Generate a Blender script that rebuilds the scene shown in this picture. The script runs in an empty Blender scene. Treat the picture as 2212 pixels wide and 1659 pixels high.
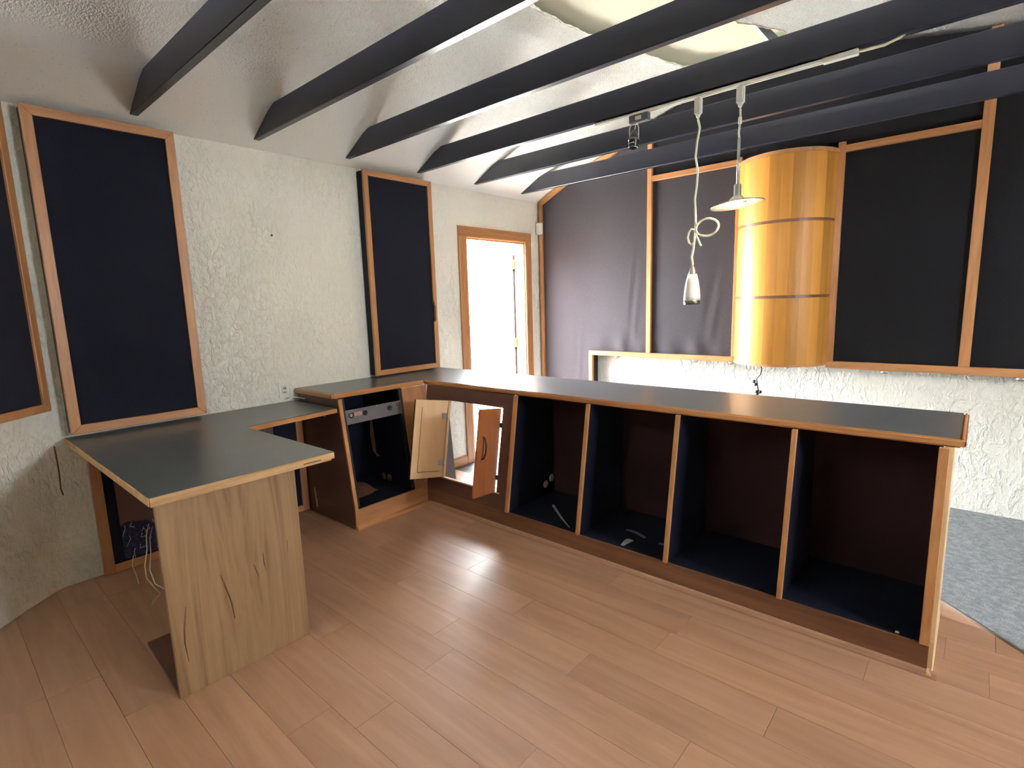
import bpy, math, random
from mathutils import Vector, Matrix

# ------------------------------------------------------------------ camera, sky, sun, exposure
S = 0.87                      # drawing units -> metres, applied to everything at the very end
SC = bpy.context.scene
COL = SC.collection
cam_d = bpy.data.cameras.new('camera')
cam_d.sensor_width = 36.0
cam_d.lens = 18.641
cam_d.clip_start = 0.02
cam = bpy.data.objects.new('camera', cam_d)
COL.objects.link(cam)
YAW, PITCH, ROLL = 0.723122, 0.153514, -0.030195
fwd = Vector((-math.sin(YAW)*math.cos(PITCH), math.cos(YAW)*math.cos(PITCH), -math.sin(PITCH)))
rgt = fwd.cross(Vector((0, 0, 1))).normalized()
upv = rgt.cross(fwd)
r2 = rgt*math.cos(ROLL) + upv*math.sin(ROLL)
u2 = -rgt*math.sin(ROLL) + upv*math.cos(ROLL)
cam.matrix_world = Matrix(((r2.x, u2.x, -fwd.x, 0), (r2.y, u2.y, -fwd.y, 0), (r2.z, u2.z, -fwd.z, 1.6), (0, 0, 0, 1)))
SC.camera = cam

world = bpy.data.worlds.new('overcast_sky')
SC.world = world
world.use_nodes = True
bg = world.node_tree.nodes['Background']
bg.inputs['Color'].default_value = (0.88, 0.94, 1.0, 1)
bg.inputs['Strength'].default_value = 88.0
SC.view_settings.view_transform = 'Standard'
SC.view_settings.look = 'None'
SC.view_settings.gamma = 1.0
SC.view_settings.use_curve_mapping = False
SC.view_settings.exposure = 0.33

def sun_lamp():
    d = bpy.data.lights.new('sun', 'SUN'); d.energy = 220; d.angle = 0.01; d.color = (1, .95, .86)
    o = bpy.data.objects.new('sun', d); COL.objects.link(o)
    o.rotation_euler = Vector((0.0, 0.8, -1.3)).to_track_quat('-Z', 'Y').to_euler()
sun_lamp()

def portal(name, loc, d, w, h):        # tells the renderer where the sky comes in; gives no light itself
    l = bpy.data.lights.new(name, 'AREA'); l.shape = 'RECTANGLE'; l.size = w; l.size_y = h
    l.cycles.is_portal = True
    o = bpy.data.objects.new(name, l); COL.objects.link(o); o.location = loc
    o.rotation_euler = Vector(d).to_track_quat('-Z', 'Z').to_euler()
portal('door_portal', (-4.16, 4.34, 1.085), (1, 0, 0), .94, 2.36)
portal('added_window_portal', (2.66, 2.25, 2.0), (-1, 0, 0), .9, .6)

# ------------------------------------------------------------------ mesh helpers
OFF = {}
class B:
    def __init__(s): s.v = []; s.f = []; s.sm = []
    def add(s, vs, fs, smooth=False):
        n = len(s.v); s.v += [tuple(v) for v in vs]; s.f += [tuple(i+n for i in f) for f in fs]
        s.sm += [smooth]*len(fs); return s
    def box(s, a, b):
        x0, y0, z0 = a; x1, y1, z1 = b
        return s.add([(x0,y0,z0),(x1,y0,z0),(x1,y1,z0),(x0,y1,z0),(x0,y0,z1),(x1,y0,z1),(x1,y1,z1),(x0,y1,z1)],
                     [(3,2,1,0),(4,5,6,7),(0,1,5,4),(1,2,6,5),(2,3,7,6),(3,0,4,7)])
    def prism(s, pts, vec):            # closed polygon swept along vec
        n = len(pts); p = [Vector(q) for q in pts]; v = Vector(vec)
        nrm = Vector((0,0,0))
        for i in range(n): nrm += p[i].cross(p[(i+1) % n])
        if nrm.dot(v) < 0: p.reverse()
        fs = [tuple(range(n-1, -1, -1)), tuple(range(n, 2*n))] + [(i, (i+1) % n, n+(i+1) % n, n+i) for i in range(n)]
        return s.add(list(p)+[q+v for q in p], fs)
    def tube(s, path, r, n=8, cap=True):
        P = [Vector(p) for p in path]; vs = []; fs = []
        R = r if isinstance(r, (list, tuple)) else [r]*len(P)
        prev = None
        for i, p in enumerate(P):
            t = (P[min(i+1, len(P)-1)]-P[max(i-1, 0)]).normalized()
            if prev is None:
                a = Vector((0,0,1)) if abs(t.z) < .9 else Vector((1,0,0))
                u = t.cross(a).normalized()
            else:
                u = (prev - t*prev.dot(t)).normalized()
            w = t.cross(u); prev = u
            for k in range(n):
                an = 2*math.pi*k/n
                vs.append(p + (u*math.cos(an)+w*math.sin(an))*R[i])
        for i in range(len(P)-1):
            for k in range(n):
                fs.append((i*n+k, i*n+(k+1) % n, (i+1)*n+(k+1) % n, (i+1)*n+k))
        if cap:
            fs.append(tuple(range(n-1, -1, -1))); fs.append(tuple((len(P)-1)*n+k for k in range(n)))
        return s.add(vs, fs, True)
    def lathe(s, prof, c, n=24, axis=(0,0,1)):   # prof (r, h) along axis from c
        ax = Vector(axis).normalized(); a = Vector((1,0,0)) if abs(ax.x) < .9 else Vector((0,1,0))
        u = ax.cross(a).normalized(); w = ax.cross(u); c = Vector(c); vs = []; fs = []
        for r, h in prof:
            for k in range(n):
                an = 2*math.pi*k/n; vs.append(c+ax*h+(u*math.cos(an)+w*math.sin(an))*r)
        for i in range(len(prof)-1):
            for k in range(n):
                fs.append((i*n+k, i*n+(k+1) % n, (i+1)*n+(k+1) % n, (i+1)*n+k))
        fs.append(tuple(range(n-1, -1, -1))); fs.append(tuple((len(prof)-1)*n+k for k in range(n)))
        return s.add(vs, fs, True)
    def grid(s, fn, nu, nv, smooth=True):
        vs = [fn(i/nu, j/nv) for i in range(nu+1) for j in range(nv+1)]
        fs = [(i*(nv+1)+j, (i+1)*(nv+1)+j, (i+1)*(nv+1)+j+1, i*(nv+1)+j+1) for i in range(nu) for j in range(nv)]
        return s.add(vs, fs, smooth)

def bevel_mesh(me, w, seg=2):
    import bmesh
    bm = bmesh.new(); bm.from_mesh(me)
    es = [e for e in bm.edges if len(e.link_faces) == 2 and e.calc_face_angle(0) > 0.6]
    bmesh.ops.bevel(bm, geom=es, offset=w, segments=seg, affect='EDGES', clamp_overlap=True)
    bm.to_mesh(me); bm.free()

def obj(name, b, m, parent=None, label=None, cat=None, group=None, kind=None, bev=0, seg=2, off=None):
    off = Vector(off) if off is not None else (OFF[parent.name] if parent else Vector((0,0,0)))
    me = bpy.data.meshes.new(name)
    me.from_pydata([tuple(Vector(v)-off) for v in b.v], [], b.f)
    for p, sm in zip(me.polygons, b.sm): p.use_smooth = sm
    if bev: bevel_mesh(me, bev, seg)
    me.validate(); me.update()
    me.materials.append(m)
    o = bpy.data.objects.new(name, me); COL.objects.link(o)
    if parent: o.parent = parent
    else: o.location = off
    OFF[o.name] = off
    tag(o, label, cat, group, kind)
    return o
def tag(o, label=None, cat=None, group=None, kind=None):
    if label: o['label'] = label
    if cat: o['category'] = cat
    if group: o['group'] = group
    if kind: o['kind'] = kind
def thing(name, loc, label, cat, group=None):
    o = bpy.data.objects.new(name, None); COL.objects.link(o); o.location = loc
    o.empty_display_size = .05
    OFF[o.name] = Vector(loc); tag(o, label, cat, group); return o
def copy_thing(root, loc):
    r = root.copy(); COL.objects.link(r); r.location = loc
    for ch in list(root.children):
        c = ch.copy(); COL.objects.link(c); c.parent = r
        for g in list(ch.children):
            d = g.copy(); COL.objects.link(d); d.parent = c
    return r

# ------------------------------------------------------------------ materials
def mat(name, col=(.8,.8,.8), rough=.5, metal=0.0, spec=.5):
    m = bpy.data.materials.new(name); m.use_nodes = True
    p = m.node_tree.nodes['Principled BSDF']
    p.inputs['Base Color'].default_value = (*col, 1); p.inputs['Roughness'].default_value = rough
    p.inputs['Metallic'].default_value = metal; p.inputs['Specular IOR Level'].default_value = spec
    return m, m.node_tree.nodes, m.node_tree.links, p
def ramp(N, L, src, stops):
    r = N.new('ShaderNodeValToRGB'); e = r.color_ramp.elements
    while len(e) > len(stops): e.remove(e[-1])
    while len(e) < len(stops): e.new(.5)
    for k, (pos, c) in enumerate(stops): e[k].position = pos; e[k].color = (*c, 1) if len(c) == 3 else c
    L.new(src, r.inputs['Fac']); return r.outputs['Color']
def coords(N, L, scale, rot=(0,0,0)):
    t = N.new('ShaderNodeTexCoord'); mp = N.new('ShaderNodeMapping')
    mp.inputs['Scale'].default_value = scale; mp.inputs['Rotation'].default_value = rot
    L.new(t.outputs['Object'], mp.inputs['Vector']); return mp.outputs['Vector']
def noise(N, L, vec, scale, detail=4, rough=.55, dist=0):
    n = N.new('ShaderNodeTexNoise'); L.new(vec, n.inputs['Vector'])
    n.inputs['Scale'].default_value = scale; n.inputs['Detail'].default_value = detail
    n.inputs['Roughness'].default_value = rough; n.inputs['Distortion'].default_value = dist
    return n.outputs['Fac']
def bump(N, L, p, h, strength, dist=.01):
    b = N.new('ShaderNodeBump'); b.inputs['Strength'].default_value = strength; b.inputs['Distance'].default_value = dist
    L.new(h, b.inputs['Height']); L.new(b.outputs['Normal'], p.inputs['Normal']); return b

def wood(name, dark, mid, light, axis='x', rough=.4, scale=1.0, rnd=0.0, spec=.5, dist=.6, contrast=1.0):
    m, N, L, p = mat(name, mid, rough, 0, spec)
    sc = {'x': (1.2, 14, 14), 'y': (14, 1.2, 14), 'z': (14, 14, 1.2)}[axis]
    vec = coords(N, L, tuple(a*scale for a in sc))
    if rnd:
        oi = N.new('ShaderNodeObjectInfo'); mu = N.new('ShaderNodeVectorMath'); mu.operation = 'SCALE'
        cb = N.new('ShaderNodeCombineXYZ')
        for k in range(3): L.new(oi.outputs['Random'], cb.inputs[k])
        L.new(cb.outputs[0], mu.inputs[0]); mu.inputs['Scale'].default_value = 137.0
        ad = N.new('ShaderNodeVectorMath'); L.new(vec, ad.inputs[0]); L.new(mu.outputs[0], ad.inputs[1]); vec = ad.outputs[0]
    n1 = noise(N, L, vec, 1.0, 5, .6, dist)
    n2 = noise(N, L, vec, 5.0, 3, .6, .2)
    mx = N.new('ShaderNodeMix'); mx.data_type = 'FLOAT'; mx.inputs['Factor'].default_value = .3
    L.new(n1, mx.inputs[2]); L.new(n2, mx.inputs[3])
    c = ramp(N, L, mx.outputs[0], [(.5-.18/contrast, dark), (.5, mid), (.5+.17/contrast, light)])
    if rnd:
        hs = N.new('ShaderNodeHueSaturation'); L.new(c, hs.inputs['Color'])
        mr = N.new('ShaderNodeMapRange'); L.new(oi.outputs['Random'], mr.inputs['Value'])
        mr.inputs['To Min'].default_value = 1-rnd; mr.inputs['To Max'].default_value = 1+rnd
        L.new(mr.outputs[0], hs.inputs['Value']); c = hs.outputs['Color']
    L.new(c, p.inputs['Base Color'])
    bump(N, L, p, n2, .08, .002)
    return m

def plaster_mat(name, col, big=1.0, popcorn=False):
    m, N, L, p = mat(name, col, .85, 0, .25)
    vec = coords(N, L, (1,1,1))
    if popcorn:
        h = noise(N, L, vec, 95, 2, .6)
        sx_ = N.new('ShaderNodeSeparateXYZ'); L.new(vec, sx_.inputs[0])
        mr = N.new('ShaderNodeMapRange'); L.new(sx_.outputs['X'], mr.inputs['Value'])
        mr.inputs['From Min'].default_value = -3.05; mr.inputs['From Max'].default_value = -2.55
        mm = N.new('ShaderNodeMath'); mm.operation = 'MULTIPLY'; L.new(h, mm.inputs[0]); L.new(mr.outputs[0], mm.inputs[1])
        bump(N, L, p, mm.outputs[0], 1.0, .022)
        c = ramp(N, L, h, [(.28, tuple(a*.80 for a in col)), (.38, col)])
    else:
        vec = coords(N, L, (1,1,.55)); a = noise(N, L, vec, 19, 3, .6, 1.2)
        r1 = ramp(N, L, a, [(.50, (0,0,0)), (.60, (1,1,1))])
        b_ = noise(N, L, vec, 46, 3, .6, .8)
        r2_ = ramp(N, L, b_, [(.50, (0,0,0)), (.66, (1,1,1))])
        g = noise(N, L, vec, 1.3, 2)
        gm = ramp(N, L, g, [(.40, (.25,.25,.25)), (.62, (1,1,1))])
        mx = N.new('ShaderNodeMix'); mx.data_type = 'RGBA'; mx.inputs['Factor'].default_value = .5
        L.new(r1, mx.inputs[6]); L.new(r2_, mx.inputs[7])
        ml = N.new('ShaderNodeMix'); ml.data_type = 'RGBA'; ml.blend_type = 'MULTIPLY'; ml.inputs['Factor'].default_value = 1
        L.new(mx.outputs[2], ml.inputs[6]); L.new(gm, ml.inputs[7])
        bump(N, L, p, ml.outputs[2], .8, .014*big)
        d = noise(N, L, vec, .8, 3)
        c = ramp(N, L, d, [(.3, tuple(q*.93 for q in col)), (.7, col)])
    L.new(c, p.inputs['Base Color'])
    return m

def cloth_mat(name, col, rough=.9):
    m, N, L, p = mat(name, col, rough, 0, .2)
    vec = coords(N, L, (1,1,1))
    n = noise(N, L, vec, 260, 2, .6)
    c = ramp(N, L, n, [(.35, tuple(a*.75 for a in col)), (.65, tuple(a*1.25 for a in col))])
    L.new(c, p.inputs['Base Color']); bump(N, L, p, n, .25, .002)
    p.inputs['Sheen Weight'].default_value = .12
    return m

def flat_mat(name, col, rough=.5, metal=0.0, spec=.5, var=.08, sc=6):
    m, N, L, p = mat(name, col, rough, metal, spec)
    n = noise(N, L, coords(N, L, (1,1,1)), sc, 4)
    c = ramp(N, L, n, [(.3, tuple(a*(1-var) for a in col)), (.7, tuple(min(1, a*(1+var)) for a in col))])
    L.new(c, p.inputs['Base Color'])
    return m

M = {}
CREAM = (.80, .785, .70)
M['wall'] = plaster_mat('textured_cream_plaster', CREAM)
M['wall_back'] = plaster_mat('rough_cream_plaster', CREAM, 1.3)
M['popcorn'] = plaster_mat('popcorn_ceiling', (.80, .795, .755), popcorn=True)
M['cove'] = flat_mat('smooth_ceiling_plaster', (.73, .72, .66), .85, 0, .2, .03, 3)
M['drywall'] = flat_mat('bare_cream_board', (.72, .69, .55), .8, 0, .2, .03, 2)
M['torn'] = flat_mat('torn_paper_edge', (.56, .46, .33), .9, 0, .2, .2, 40)
TR = ((.30,.130,.050), (.42,.195,.078), (.50,.25,.11))
M['trim_x'] = wood('oak_trim_x', *TR, 'x', .42, 1.0)
M['trim_y'] = wood('oak_trim_y', *TR, 'y', .42, 1.0)
M['trim_z'] = wood('oak_trim_z', *TR, 'z', .42, 1.0)
ED = ((.30,.125,.045), (.44,.20,.075), (.54,.27,.11))
M['edge_x'] = wood('oak_edging_x', *ED, 'x', .3)
M['edge_y'] = wood('oak_edging_y', *ED, 'y', .3)
M['edge_z'] = wood('oak_edging_z', *ED, 'z', .4)
M['ply'] = wood('birch_plywood', (.19,.10,.042), (.29,.175,.082), (.34,.215,.105), 'z', .5, .30, dist=7.0, contrast=1.1)
M['ply_edge'] = wood('plywood_edge', (.36,.20,.085), (.52,.31,.14), (.62,.40,.20), 'y', .55, 2.0)
M['birch'] = wood('pale_birch', (.55,.37,.19), (.64,.45,.25), (.70,.52,.31), 'z', .5, .7, contrast=.7)
M['brown'] = wood('red_brown_board', (.075,.032,.025), (.10,.044,.033), (.125,.056,.04), 'x', .38, .8)
M['brown_z'] = wood('red_brown_board_z', (.075,.032,.025), (.10,.044,.033), (.125,.056,.04), 'z', .38, .8)
M['kick'] = wood('stained_oak_board', (.11,.045,.022), (.165,.07,.034), (.22,.10,.048), 'x', .38, .8)
M['kick_y'] = wood('stained_oak_board_y', (.30,.13,.055), (.42,.20,.085), (.52,.27,.12), 'y', .38, .8)
M['face_z'] = wood('stained_oak_stile', (.28,.115,.05), (.38,.17,.075), (.46,.22,.10), 'z', .4, .8)
M['leaf'] = wood('orange_oak_veneer', (.24,.075,.026), (.34,.115,.040), (.40,.15,.055), 'z', .3, .8)
M['floor'] = wood('laminate_plank', (.275,.145,.084), (.355,.195,.120), (.42,.245,.157), 'x', .38, .42, rnd=.07, dist=2.2, contrast=.75)
M['subfloor'] = flat_mat('dark_underlay', (.13,.07,.04), .8)
M['lam'] = flat_mat('charcoal_laminate', (.085,.092,.098), .30, 0, .5, .04, 12)
M['cloth'] = cloth_mat('navy_black_cloth', (.0055,.0060,.0150))
M['cloth_lit'] = cloth_mat('door_lit_dark_cloth', (.042,.037,.044))  # lighter grey paints door light and haze into the dark fabric
M['cloth3'] = cloth_mat('black_cloth', (.0085,.0082,.0105))
M['lining'] = flat_mat('black_lining', (.0055,.0068,.0165), .8, 0, .15, .2, 3)
M['bayback'] = flat_mat('dark_maroon_board', (.036,.0165,.0185), .8, 0, .15, .2, 3)
def beam_mat():
    m, N, L, p = mat('black_beam_paint', (.0135,.0145,.027), .30, 0, .45)
    n = noise(N, L, coords(N, L, (.15,1,1)), 60, 3)
    L.new(ramp(N, L, n, [(.3, (.012,.013,.024)), (.7, (.015,.016,.030))]), p.inputs['Base Color']); return m
M['beam'] = beam_mat()
M['carpet'] = None
M['white'] = flat_mat('white_plastic', (.74,.74,.69), .35, 0, .5, .03, 8)
M['cord'] = flat_mat('cream_cord', (.66,.66,.50), .45, 0, .5, .04, 8)
M['black'] = flat_mat('black_plastic', (.012,.012,.015), .35)
M['steel'] = flat_mat('brushed_steel', (.55,.54,.50), .32, 1.0, .5, .06, 30)
M['ring'] = flat_mat('dark_steel', (.16,.15,.13), .35, 1.0)
M['brass'] = flat_mat('brass', (.70,.50,.20), .3, 1.0)
M['grey'] = flat_mat('grey_rack_metal', (.12,.115,.125), .45, .3)
M['red'] = flat_mat('dark_red_plastic', (.13,.02,.02), .4)
M['denim'] = flat_mat('blue_insulation', (.030,.032,.075), .95, 0, .1, .5, 60)
M['leafdark'] = flat_mat('dark_brown_door_paint', (.006,.003,.003), .6, 0, .1)
M['tape'] = flat_mat('cream_tape', (.66,.58,.36), .6, 0, .3, .12, 20)
M['ground'] = flat_mat('pale_concrete', (.50,.49,.45), .8, 0, .3, .08, 2)
M['leaves'] = flat_mat('green_leaf', (.20,.30,.06), .5, 0, .4, .3, 9)
M['bark'] = flat_mat('grey_bark', (.18,.14,.10), .9, 0, .2, .3, 15)
def carpet():
    m, N, L, p = mat('grey_carpet', (.2,.2,.2), .95, 0, .1)
    vec = coords(N, L, (1,1,1))
    a = noise(N, L, vec, 28, 5, .7); b_ = noise(N, L, vec, 190, 2, .6)
    mx = N.new('ShaderNodeMix'); mx.data_type = 'FLOAT'; mx.inputs['Factor'].default_value = .5
    L.new(a, mx.inputs[2]); L.new(b_, mx.inputs[3])
    c = ramp(N, L, mx.outputs[0], [(.38, (.13,.142,.155)), (.5, (.20,.213,.225)), (.62, (.30,.31,.315))])
    L.new(c, p.inputs['Base Color']); bump(N, L, p, mx.outputs[0], .7, .01); return m
M['carpet'] = carpet()
def glass_mat():
    m, N, L, p = mat('frosted_glass', (.93,.97,.93), .22, 0, .5)
    p.inputs['Transmission Weight'].default_value = .88; p.inputs['IOR'].default_value = 1.45
    n = noise(N, L, coords(N, L, (1,1,1)), 40, 2)
    c = ramp(N, L, n, [(.3, (.86,.92,.86)), (.7, (.95,.97,.92))]); L.new(c, p.inputs['Base Color'])
    return m
M['glass'] = glass_mat()
M['scrap'] = flat_mat('dull_white_scrap_gleam', (.30,.31,.31), .5)  # shared by the paper scrap and the painted light gleam
M['shade'] = flat_mat('white_shade_glass', (.80,.79,.74), .35)
def emit(name, col, st):
    m = bpy.data.materials.new(name); m.use_nodes = True; N = m.node_tree.nodes; L = m.node_tree.links
    N.remove(N['Principled BSDF']); e = N.new('ShaderNodeEmission'); e.inputs['Color'].default_value = (*col, 1)
    e.inputs['Strength'].default_value = st; L.new(e.outputs[0], N['Material Output'].inputs['Surface']); return m
M['bulb'] = emit('lit_halogen_bulb', (1, .86, .60), 60)
for k_, q_ in (('stave_light', 1.18), ('stave', .98), ('stave_dark', .80)):
    M[k_] = wood('curved_maple_'+k_, (.42*q_,.175*q_,.026*q_), (.50*q_,.225*q_,.040*q_), (.57*q_,.28*q_,.060*q_), 'z', .42, .6, rnd=.06, contrast=.8, spec=.35)

# ------------------------------------------------------------------ setting: shell
W = -3.99; D = 5.2; XR = 2.6; YR = -2.8; CZ = -0.09; YB = 5.06
def ceil_z(x):
    P = [(-3.99, 2.735), (-3.66, 2.90), (-3.07, 3.10), (-2.50, 3.335), (-2.25, 3.42), (-0.6, 3.44), (2.6, 2.85)]
    if x <= P[0][0]: return P[0][1]
    for (a, za), (b_, zb) in zip(P, P[1:]):
        if x <= b_: return za+(zb-za)*(x-a)/(b_-a)
    return P[-1][1]
# left wall with doorway
def wall_left():
    b = B(); x0, x1 = W-.14, W
    b.box((x0, .30, -.3), (x1, 3.86, 2.76)); b.box((x0, 4.81, -.3), (x1, D+.14, 2.76)); b.box((x0, 3.86, 2.27), (x1, 4.81, 2.76))
    b.box((x0, 3.86, -.3), (x1, 4.81, CZ-.005))
    return obj('wall_left', b, M['wall'], kind='structure')
wall_left()
# angled wall at far left: floor line from (-3.99,.39) to the rear
def wall_angled():
    pts = [(-3.99, .66), (-4.0, .52), (-3.985, .44), (-3.93, .36), (-3.80, .21), (-1.0, -2.61), (-1.2, -2.9), (-4.3, -.1), (-4.3, .66)]
    b = B().prism([(x, y, -.3) for x, y in pts], (0, 0, 3.2))
    return obj('wall_left_angled', b, M['wall'], kind='structure')
wall_angled()
def wall_back():
    b = B().box((W-.14, D, -.3), (XR+.14, D+.14, 3.75)); return obj('wall_back', b, M['wall_back'], kind='structure')
wall_back()
def wall_right():
    b = B(); x0, x1 = XR, XR+.12
    b.box((x0, YR, -.3), (x1, 1.8, 3.2)); b.box((x0, 2.7, -.3), (x1, D, 3.2)); b.box((x0, 1.8, -.3), (x1, 2.7, 1.7)); b.box((x0, 1.8, 2.3), (x1, 2.7, 3.2))
    return obj('wall_right', b, M['wall'], kind='structure')
wall_right()
def wall_rear():
    return obj('wall_rear', B().box((-1.9, YR-.12, -.3), (XR+.12, YR, 3.75)), M['cloth3'], kind='structure')  # dark cloth added on this unseen wall to cut the fill light
wall_rear()
for nm, (a, c), (p0, p1), fixed, ax in (('window_added', (1.8, 2.7), (1.7, 2.3), XR+.03, 'y'),):  # unseen window, added to balance the light
    w_ = B(); t = .04
    def bb(u0, u1, z0, z1):
        if ax == 'y': w_.box((fixed, u0, z0), (fixed+.05, u1, z1))
        else: w_.box((u0, fixed, z0), (u1, fixed+.05, z1))
    bb(a, c, p0, p0+t); bb(a, c, p1-t, p1); bb(a, a+t, p0, p1); bb(c-t, c, p0, p1); bb((a+c)/2-.02, (a+c)/2+.02, p0, p1)
    obj(nm, w_, M['trim_z'], kind='structure')

# ceiling: sloping popcorn layer, torn open over the room, cream boards above the hole
def ceiling():
    rnd = random.Random(5)
    def wob(y, k): return .012*math.sin(y*7+k)+.006*math.sin(y*31+2*k)+.004*math.sin(y*83+k)
    def left_edge(y):                       # torn edge on the left of the hole
        P = [(-2.8, -2.20), (1.2, -2.20), (2.87, -2.215), (3.42, -2.14), (3.99, -1.99), (4.35, -1.88), (4.62, -1.60)]
        for (a, xa), (c, xc) in zip(P, P[1:]):
            if y <= c: return xa+(xc-xa)*(y-a)/(c-a)+wob(y, 1)
        return -1.5
    def right_edge(y):
        P = [(-2.8, -1.45), (3.6, -1.45), (3.98, -1.36), (4.33, -1.17), (4.45, -1.25), (4.62, -1.60)]
        for (a, xa), (c, xc) in zip(P, P[1:]):
            if y <= c: return xa+(xc-xa)*(y-a)/(c-a)+wob(y, 4)
        return -1.5
    b = B(); xs = [W-.14, -3.66, -3.35, -3.07, -2.8, -2.5]
    ys = [YR+(D+.0-YR)*k/400 for k in range(401)]
    cols = []
    for y in ys:
        le = left_edge(y) if y < 4.62 else -1.5
        row = []
        for x in xs: row.append((x, y, ceil_z(x)-(.0 if x > W else .075)))
        if y < 4.62:
            for f in (.25, .5, .75, .93): x = -2.5+(le+2.5)*f; row.append((x, y, ceil_z(x)-(.012 if f > .9 else 0)))
            row.append((le, y, ceil_z(le)-.035-.02*max(0, math.sin(y*3.1))))
        else:
            for k in range(1, 6): x = -2.5+1.0*k/5; row.append((x, y, ceil_z(x)))
        cols.append(row)
    b.grid(lambda u, v: cols[round(u*400)][round(v*10)], 400, 10)
    cols2 = []
    for y in ys:
        re = right_edge(y) if y < 4.62 else -1.5
        row = [(re, y, ceil_z(re)-(.03 if y < 4.62 else 0))]
        for x in (-.95, -.6, .4, 1.5, XR+.12): row.append((x, y, ceil_z(x)))
        cols2.append(row)
    b.grid(lambda u, v: cols2[round(u*400)][round(v*5)], 400, 5)
    c = obj('ceiling', b, M['popcorn'], kind='structure')
    # exposed torn paper along both edges
    t = B()
    for fn in (left_edge, right_edge):
        path = [(fn(y), y, ceil_z(fn(y))-(.037+.02*max(0, math.sin(y*3.1)) if fn is left_edge else .032)) for y in [1.2+3.42*k/240 for k in range(241)]]
        t.tube(path, [.0022+.0018*abs(math.sin(k*.9)) for k in range(241)], 5)
    obj('torn_edge', t, M['torn'], c, label='brown torn paper edge of the ceiling layer')
    k_ = B().box((-2.45, YR, 3.462), (-1.355, 4.10, 3.49)); k_.box((-2.45, 4.10, 3.462), (-1.36, 4.9, 3.49))
    obj('cream_board', k_, M['drywall'], c, label='smooth cream board above the torn ceiling')
    k_ = B().prism([(-1.33, 4.0, 3.50), (-1.29, 4.75, 3.50), (-1.0, 4.75, 3.50), (-1.0, 3.3, 3.50), (-1.355, 3.3, 3.50)], (0, 0, .03))
    obj('cream_board', k_, M['drywall'], c)
    k_ = B().box((-2.6, YR, 3.62), (-.9, 4.95, 3.64)); obj('dark_void', k_, M['black'], c)
    r_ = B().box((W-.14, YR-.12, 3.75), (XR+.12, D+.14, 3.80)); obj('roof_deck', r_, M['black'], c)
    return c
ceiling()
# upper closure of the left wall so no daylight leaks above the slope
obj('trim_1', B().box((W-.14, YR, 2.76), (W-.10, D+.14, 3.75)), M['black'], kind='structure')

# carpet floor and raised laminate platform
obj('floor_carpet', B().box((W-.14, YR-.1, CZ-.2), (XR+.1, D+.1, CZ)), M['carpet'], kind='structure')
def clip(poly, a, b_, c):                 # keep a*x+b*y<=c
    out = []
    for i in range(len(poly)):
        p, q = poly[i], poly[(i+1) % len(poly)]
        fp, fq = a*p[0]+b_*p[1]-c, a*q[0]+b_*q[1]-c
        if fp <= 0: out.append(p)
        if (fp < 0 < fq) or (fq < 0 < fp):
            t = fp/(fp-fq); out.append((p[0]+(q[0]-p[0])*t, p[1]+(q[1]-p[1])*t))
    return out
HP = [(-1, 0, 3.975), (-1, -1, 3.585), (0, 1, 3.36), (1, 1, 3.315), (1, 0, XR-.01), (0, -1, -YR-.01)]
def platform(poly):
    for h in HP:
        poly = clip(poly, *h)
        if len(poly) < 3: return None
    return poly
base = platform([(-9, -9), (9, -9), (9, 9), (-9, 9)])
floor = obj('floor', B().prism([(x, y, CZ) for x, y in base], (0, 0, -CZ-.006)), M['subfloor'], kind='structure')
rnd = random.Random(11); PW = .187; PL = 1.22
y = 1.87 - 26*PW; row = 0
while y < 3.4:
    x = -4.1 - rnd.random()*PL
    if abs(y-(1.87-PW)) < .01: x = -1.22-3*PL
    while x < XR:
        g = .0007
        pl = platform([(x+g, y+g), (x+PL-g, y+g), (x+PL-g, y+PW-g), (x+g, y+PW-g)])
        if pl and len(pl) >= 3:
            ar = abs(sum(pl[i][0]*pl[(i+1) % len(pl)][1]-pl[(i+1) % len(pl)][0]*pl[i][1] for i in range(len(pl))))/2
            if ar > .003:
                cx_, cy_ = x+PL/2, y+PW/2
                o = obj('plank', B().prism([(a, c, -.006) for a, c in pl], (0, 0, .006)), M['floor'], floor)
        x += PL
    y += PW
# metal nosing along the platform edge
def nosing():
    b = B()
    b.prism([(-.06, 3.375, -.004), (-.03, 3.352, -.004), (2.56, .762, -.004), (2.56, .80, -.004)], (0, 0, .010))
    b.prism([(-.06, 3.375, CZ), (2.56, .755, CZ), (2.56, .80, CZ), (-.05, 3.41, CZ)], (0, 0, .085))
    obj('trim_2', b, M['steel'], kind='structure')
nosing()
# baseboards in the carpeted strip
bb_ = B().prism([(W+.004, 3.30, CZ), (W+.018, 3.30, CZ), (W+.018, 3.30, CZ+.085), (W+.010, 3.30, CZ+.10), (W+.004, 3.30, CZ+.10)], (0, .455, 0))
obj('baseboard_left', bb_, M['trim_y'], kind='structure')

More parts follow.
